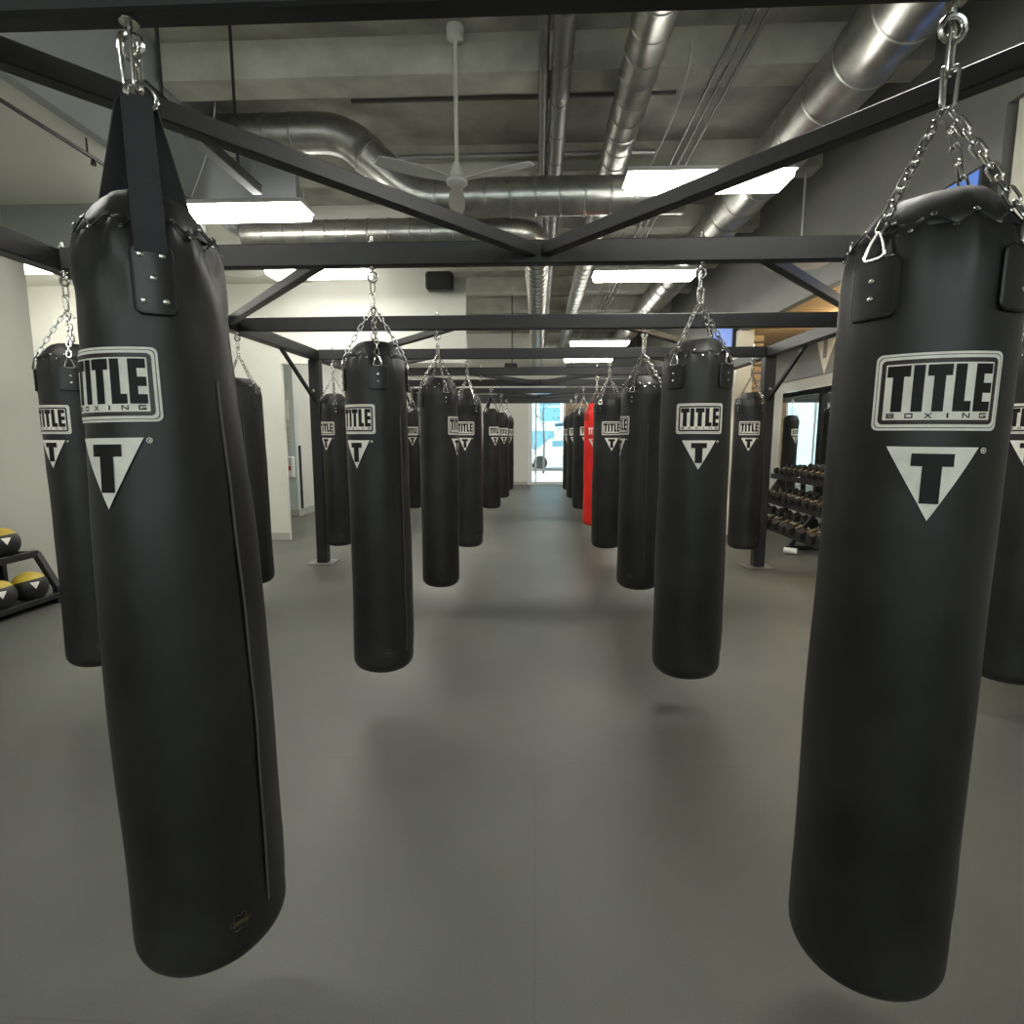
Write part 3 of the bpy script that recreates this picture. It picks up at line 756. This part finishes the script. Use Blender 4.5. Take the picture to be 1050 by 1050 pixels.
def med_ball(x, y, z, lab):
    r = .135
    b = empty('medicine_ball', (x, y, z)); props(b, lab, 'ball', 'medicine balls on the rack')
    MB().ball((0, 0, 0), r, 28, 18).build('cover', M['rubber_black'], b, True)
    cap = MB(); prof = [(r * 1.008 * math.cos(t), r * 1.008 * math.sin(t)) for t in [PI * .36 * (1 - i / 9) + .001 for i in range(10)]]
    c = cap.lathe(prof, 28); tl = Matrix.Rotation(math.radians(-14), 4, 'Y')
    cap.v = [tuple(tl @ Vector(v)) for v in cap.v]; cap.f = cap.f[:-2]
    cap.build('yellow_panel', M['yellow'], b, True)['label'] = 'yellow upper panel'
    tr = MB(); vs = []
    for i in range(6):
        for k in range(5):
            t = i / 5; u = (k / 4 - .5) * 2 * .036 * (1 - t) ; zz = .032 - .064 * t
            dv = Vector((.86, -.48, .22)).normalized(); sd = Vector((0, 0, 1)).cross(dv).normalized(); up = dv.cross(sd)
            vs.append((dv + sd * (u / r) + up * (zz / r)).normalized() * (r * 1.015))
    tr.add(vs, [(i * 5 + k, i * 5 + k + 1, i * 5 + 6 + k, i * 5 + 5 + k) for i in range(5) for k in range(4)])
    tr.build('triangle_mark', M['white_print'], b, True)
med_ball(-4.475, 4.67, .199, 'black and yellow medicine ball at the right end of the lower tier')
med_ball(-4.475, 4.36, .199, 'black and yellow medicine ball second from the right end of the lower tier')
med_ball(-4.68, 4.66, .589, 'black and yellow medicine ball on the upper tier of the rack')

# ------------------------------------------------------------------ dumbbell rack at right
dr = empty('dumbbell_rack', (3.72, 7.65, 0)); props(dr, 'black three tier dumbbell rack in front of the mirror', 'rack')
TI = [(.98, .20), (.62, .02), (.28, -.16)]     # height, x of the tray centre
for y in (-1.75, 0, 1.70):
    MB().bar((-.36, y, .03), (.38, y, .03), .07, .05).bar((.32, y, .05), (.36, y, 1.06), .07, .05, (0, 1, 0)).bar((-.32, y, .05), (.30, y, .95), .05, .06, (0, 1, 0)).build('end_frame', M['steel_black'], dr)
for z, x in TI:
    tm = MB()
    for dx in (-.09, .09):
        tm.bar((x + dx, -1.78, z - .06 + dx * .35), (x + dx, 1.73, z - .06 + dx * .35), .045, .035)
    tm.bbox(x - .13, x - .12, -1.78, 1.73, z - .14, z - .06)
    tm.build('tray', M['steel_black'], dr)
def make_db():
    r = empty('dumbbell', (0, 0, 0))
    MB().tube([(-.075, 0, 0), (-.03, 0, 0), (0, 0, 0), (.03, 0, 0), (.075, 0, 0)], [.014, .016, .018, .016, .014], 12).build('handle', M['chrome'], r, True)
    for s in (-1, 1):
        h = MB(); vs = []; prof = [(.07, .045), (.078, .056), (.135, .056), (.143, .045)]
        for xx, rr in prof:
            for k in range(6): t = PI / 3 * (k + .5); vs.append((s * xx, rr * math.cos(t), rr * math.sin(t)))
        fs = [(i * 6 + k, i * 6 + (k + 1) % 6, i * 6 + 6 + (k + 1) % 6, i * 6 + 6 + k) for i in range(3) for k in range(6)] + [tuple(reversed(range(6))), tuple(18 + k for k in range(6))]
        if s < 0: fs = [tuple(reversed(f)) for f in fs]
        h.add(vs, fs).build('head', M['rubber_black'], r)
    return r
db0 = make_db(); k_ = 0
ordn = ['nearest the viewer'] + [w_ + ' from the near end' for w_ in 'second third fourth fifth sixth seventh eighth ninth tenth eleventh twelfth thirteenth fourteenth fifteenth sixteenth seventeenth eighteenth nineteenth'.split()]
for ti, (z, x) in enumerate(TI):
    n = (19, 16, 13)[ti]; sc_ = (.96, 1.16, 1.42)[ti]
    for i in range(n):
        y = -1.62 + 3.20 * i / (n - 1)
        if abs(y) < .06: y += .07
        o = db0 if k_ == 0 else copy_tree(db0); k_ += 1
        o.location = (3.72 + x, 7.65 + y, z + .019 * sc_)
        o.rotation_euler = (0, math.radians(-19), random.uniform(-.07, .07)); o.scale = (sc_, sc_, sc_)
        props(o, 'black hex dumbbell with steel handle on the %s tier, %s' % (('top', 'middle', 'bottom')[ti], ordn[i] if i < n - 1 else 'at the far end'), 'dumbbell', 'dumbbells on the %s tier' % ('top', 'middle', 'bottom')[ti])
thing('foam_roller', MB().tube([(3.22, 7.40, .042), (3.35, 7.31, .042)], .042, 16), M['white_plastic'], 'short white roller lying on the floor in front of the dumbbell rack', 'roller')

# ------------------------------------------------------------------ hallway items
so = empty('sanitiser_dispenser', (-4.66, 10.5, .90)); props(so, 'white wall dispenser in the hallway beyond the opening', 'dispenser')
MB().bbox(-.07, .10, -.11, 0, -.16, .24, .02).build('case', M['white_plastic'], so)
MB().bbox(0, .06, -.116, -.109, -.02, .06).build('mark', M['red_print'], so)
MB().bbox(-.16, -.08, -.06, 0, -.02, .10).build('switch', M['plastic_black'], so)
sg = empty('wall_sign', (-4.80, 10.5, 2.02)); props(sg, 'white wall sign with red letters in the hallway', 'sign')
MB().bbox(-.30, .16, -.02, 0, -.20, .16, .003).build('panel', M['white_plastic'], sg)
t = MB()
# letters C P
t.box(-.08, -.05, -.025, -.019, -.06, .06).box(-.05, .0, -.025, -.019, .035, .06).box(-.05, .0, -.025, -.019, -.06, -.035)
t.box(.03, .06, -.025, -.019, -.06, .06).box(.06, .11, -.025, -.019, .035, .06).box(.06, .11, -.025, -.019, -.015, .01).box(.09, .11, -.025, -.019, .01, .035)
t.build('lettering', M['red_print'], sg)
pn = empty('wall_notice', (-4.76, 10.5, 1.50)); props(pn, 'pale notice with thin grey lines below the red lettered sign', 'notice')
MB().bbox(-.30, .16, -.012, 0, -.16, .22, .003).build('sheet', M['wall_hall'], pn)
ln = MB()
for z in (.16, .14, -.02, -.10): ln.box(-.25, .12, -.015, -.011, z, z + .008)
ln.build('printed_line', M['wall_grey'], pn)
thing('push_bar', MB().bbox(-4.54, -4.51, 10.62, 10.67, .135, 1.34, .004), M['plastic_black'], 'tall thin black bar on the hallway corner', 'bar', False)

# ------------------------------------------------------------------ outside the glass door
struct('ground_outside', MB().box(-14, 16, 17.95, 40, -.15, -.02), M['pavement'])
bl = empty('building', (0, 31, 0)); props(bl, 'pale blue glass building across the street outside the door', 'building')
MB().box(-12, 14, 0, 4, -.02, 14).build('wall', M['facade'], bl)
for iz in range(3):
    for ix in range(8):
        x0 = -4.4 + ix * 1.5; z0 = 2.3 + iz * 2.6
        w = MB().bbox(x0 - .06, x0 + 1.16, -.08, 0, z0 - .06, z0 + 1.9, .01).build('window', M['door_white'], bl)
        MB().box(x0, x0 + 1.1, -.1, -.07, z0, z0 + 1.84).build('pane', M['facade_glass'], w)
for ix in range(4):
    x0 = -4.4 + ix * 3.0
    w = MB().bbox(x0, x0 + 2.4, -.06, 0, .1, 1.9, .01).build('shopfront', M['door_white'], bl)
    MB().box(x0 + .1, x0 + 2.3, -.08, -.05, .2, 1.8).build('pane', M['facade_glass'], w)
aw = MB(); aw.add([(.75, 24, 1.98), (2.6, 24, 2.35), (2.6, 25.6, 2.45), (.75, 25.6, 2.05), (.75, 24, 1.90), (2.6, 24, 2.08), (2.6, 25.6, 2.2), (.75, 25.6, 1.98)], [(0, 1, 2, 3), (7, 6, 5, 4), (0, 4, 5, 1), (1, 5, 6, 2), (2, 6, 7, 3), (3, 7, 4, 0)])
aw.tube([(2.4, 24.8, -.02), (2.4, 24.8, 2.2)], .04, 8)
thing('market_umbrella', aw, M['awning'], 'dark blue canvas awning outside beyond the glass door', 'awning', False)
def car(x, y, lab, rz):
    c = empty('car', (x, y, -.02), rz); props(c, lab, 'car', 'cars parked outside')
    sec = [(-2.1, .35, .75), (-2.0, .3, .85), (-1.2, .28, .92), (-.6, .28, 1.40), (.7, .28, 1.43), (1.4, .28, .98), (2.05, .3, .9), (2.12, .35, .7)]
    vs = []; n = len(sec)
    for xx, z0, z1 in sec:
        top = .72 if z1 > 1.2 else .82
        vs += [(xx, -.85, z0), (xx, -.88, .7 if z1 > .7 else z1), (xx, -top, z1), (xx, top, z1), (xx, .88, .7 if z1 > .7 else z1), (xx, .85, z0)]
    fs = [(i * 6 + k, i * 6 + (k + 1) % 6, i * 6 + 6 + (k + 1) % 6, i * 6 + 6 + k) for i in range(n - 1) for k in range(6)] + [tuple(range(6)), tuple(reversed([(n - 1) * 6 + k for k in range(6)]))]
    MB().add(vs, fs).build('body', M['car_white'], c)
    MB().bbox(-.75, .8, -.80, -.78, .95, 1.32, .004).build('side_window', M['facade_glass'], c)
    for xx in (-1.3, 1.3):
        for s in (-1, 1): MB().tube([(xx, s * .72, .32), (xx, s * .9, .32)], .32, 18).build('wheel', M['tyre'], c, True)
car(1.3, 27.0, 'pale parked car outside beyond the glass door', math.radians(8))
tr = empty('street_tree', (.25, 23.5, -.02)); props(tr, 'thin young street tree outside the glass door', 'tree')
tk = MB().tube([(0, 0, 0), (.02, 0, 1.2), (-.03, .02, 2.4), (.05, 0, 3.6)], [.05, .04, .03, .015], 8)
for i in range(9):
    a = random.uniform(0, 6.28); z = 1.3 + i * .22; tk.tube([(0, 0, z), (.4 * math.cos(a), .4 * math.sin(a), z + .3)], [.014, .006], 5)
tk.build('trunk', M['bark'], tr, True)
lf = MB()
for i in range(70):
    c = Vector((random.gauss(0, .3), random.gauss(0, .3), random.uniform(1.5, 3.9))); u = Vector((random.gauss(0, 1), random.gauss(0, 1), random.gauss(0, 1))).normalized() * .06; w = u.orthogonal().normalized() * .035
    lf.add([c - u, c + w, c + u, c - w], [(0, 1, 2, 3)])
lf.build('foliage', M['leaf'], tr)

# ------------------------------------------------------------------ world, camera, view
w = bpy.data.worlds.new('world'); sc.world = w; w.use_nodes = True
bg = w.node_tree.nodes['Background']; bg.inputs['Color'].default_value = (1.0, .985, .945, 1); bg.inputs['Strength'].default_value = 2.5

cd = bpy.data.cameras.new('camera'); cam = bpy.data.objects.new('camera', cd); COL.objects.link(cam)
F = 580.0
cd.sensor_width = 36; cd.lens = 36 * F / 1050; cd.clip_start = .05; cd.clip_end = 200
cam.location = (0, 0, CAM_H); cam.rotation_euler = (math.radians(90 - 7.66), 0, math.radians(2.57))
sc.camera = cam
vs_ = sc.view_settings
vs_.view_transform = 'Standard'; vs_.look = 'None'; vs_.gamma = 1; vs_.use_curve_mapping = False; vs_.exposure = 0.66
sc.cycles.use_denoising = True
sc.cycles.max_bounces = 8; sc.cycles.diffuse_bounces = 5
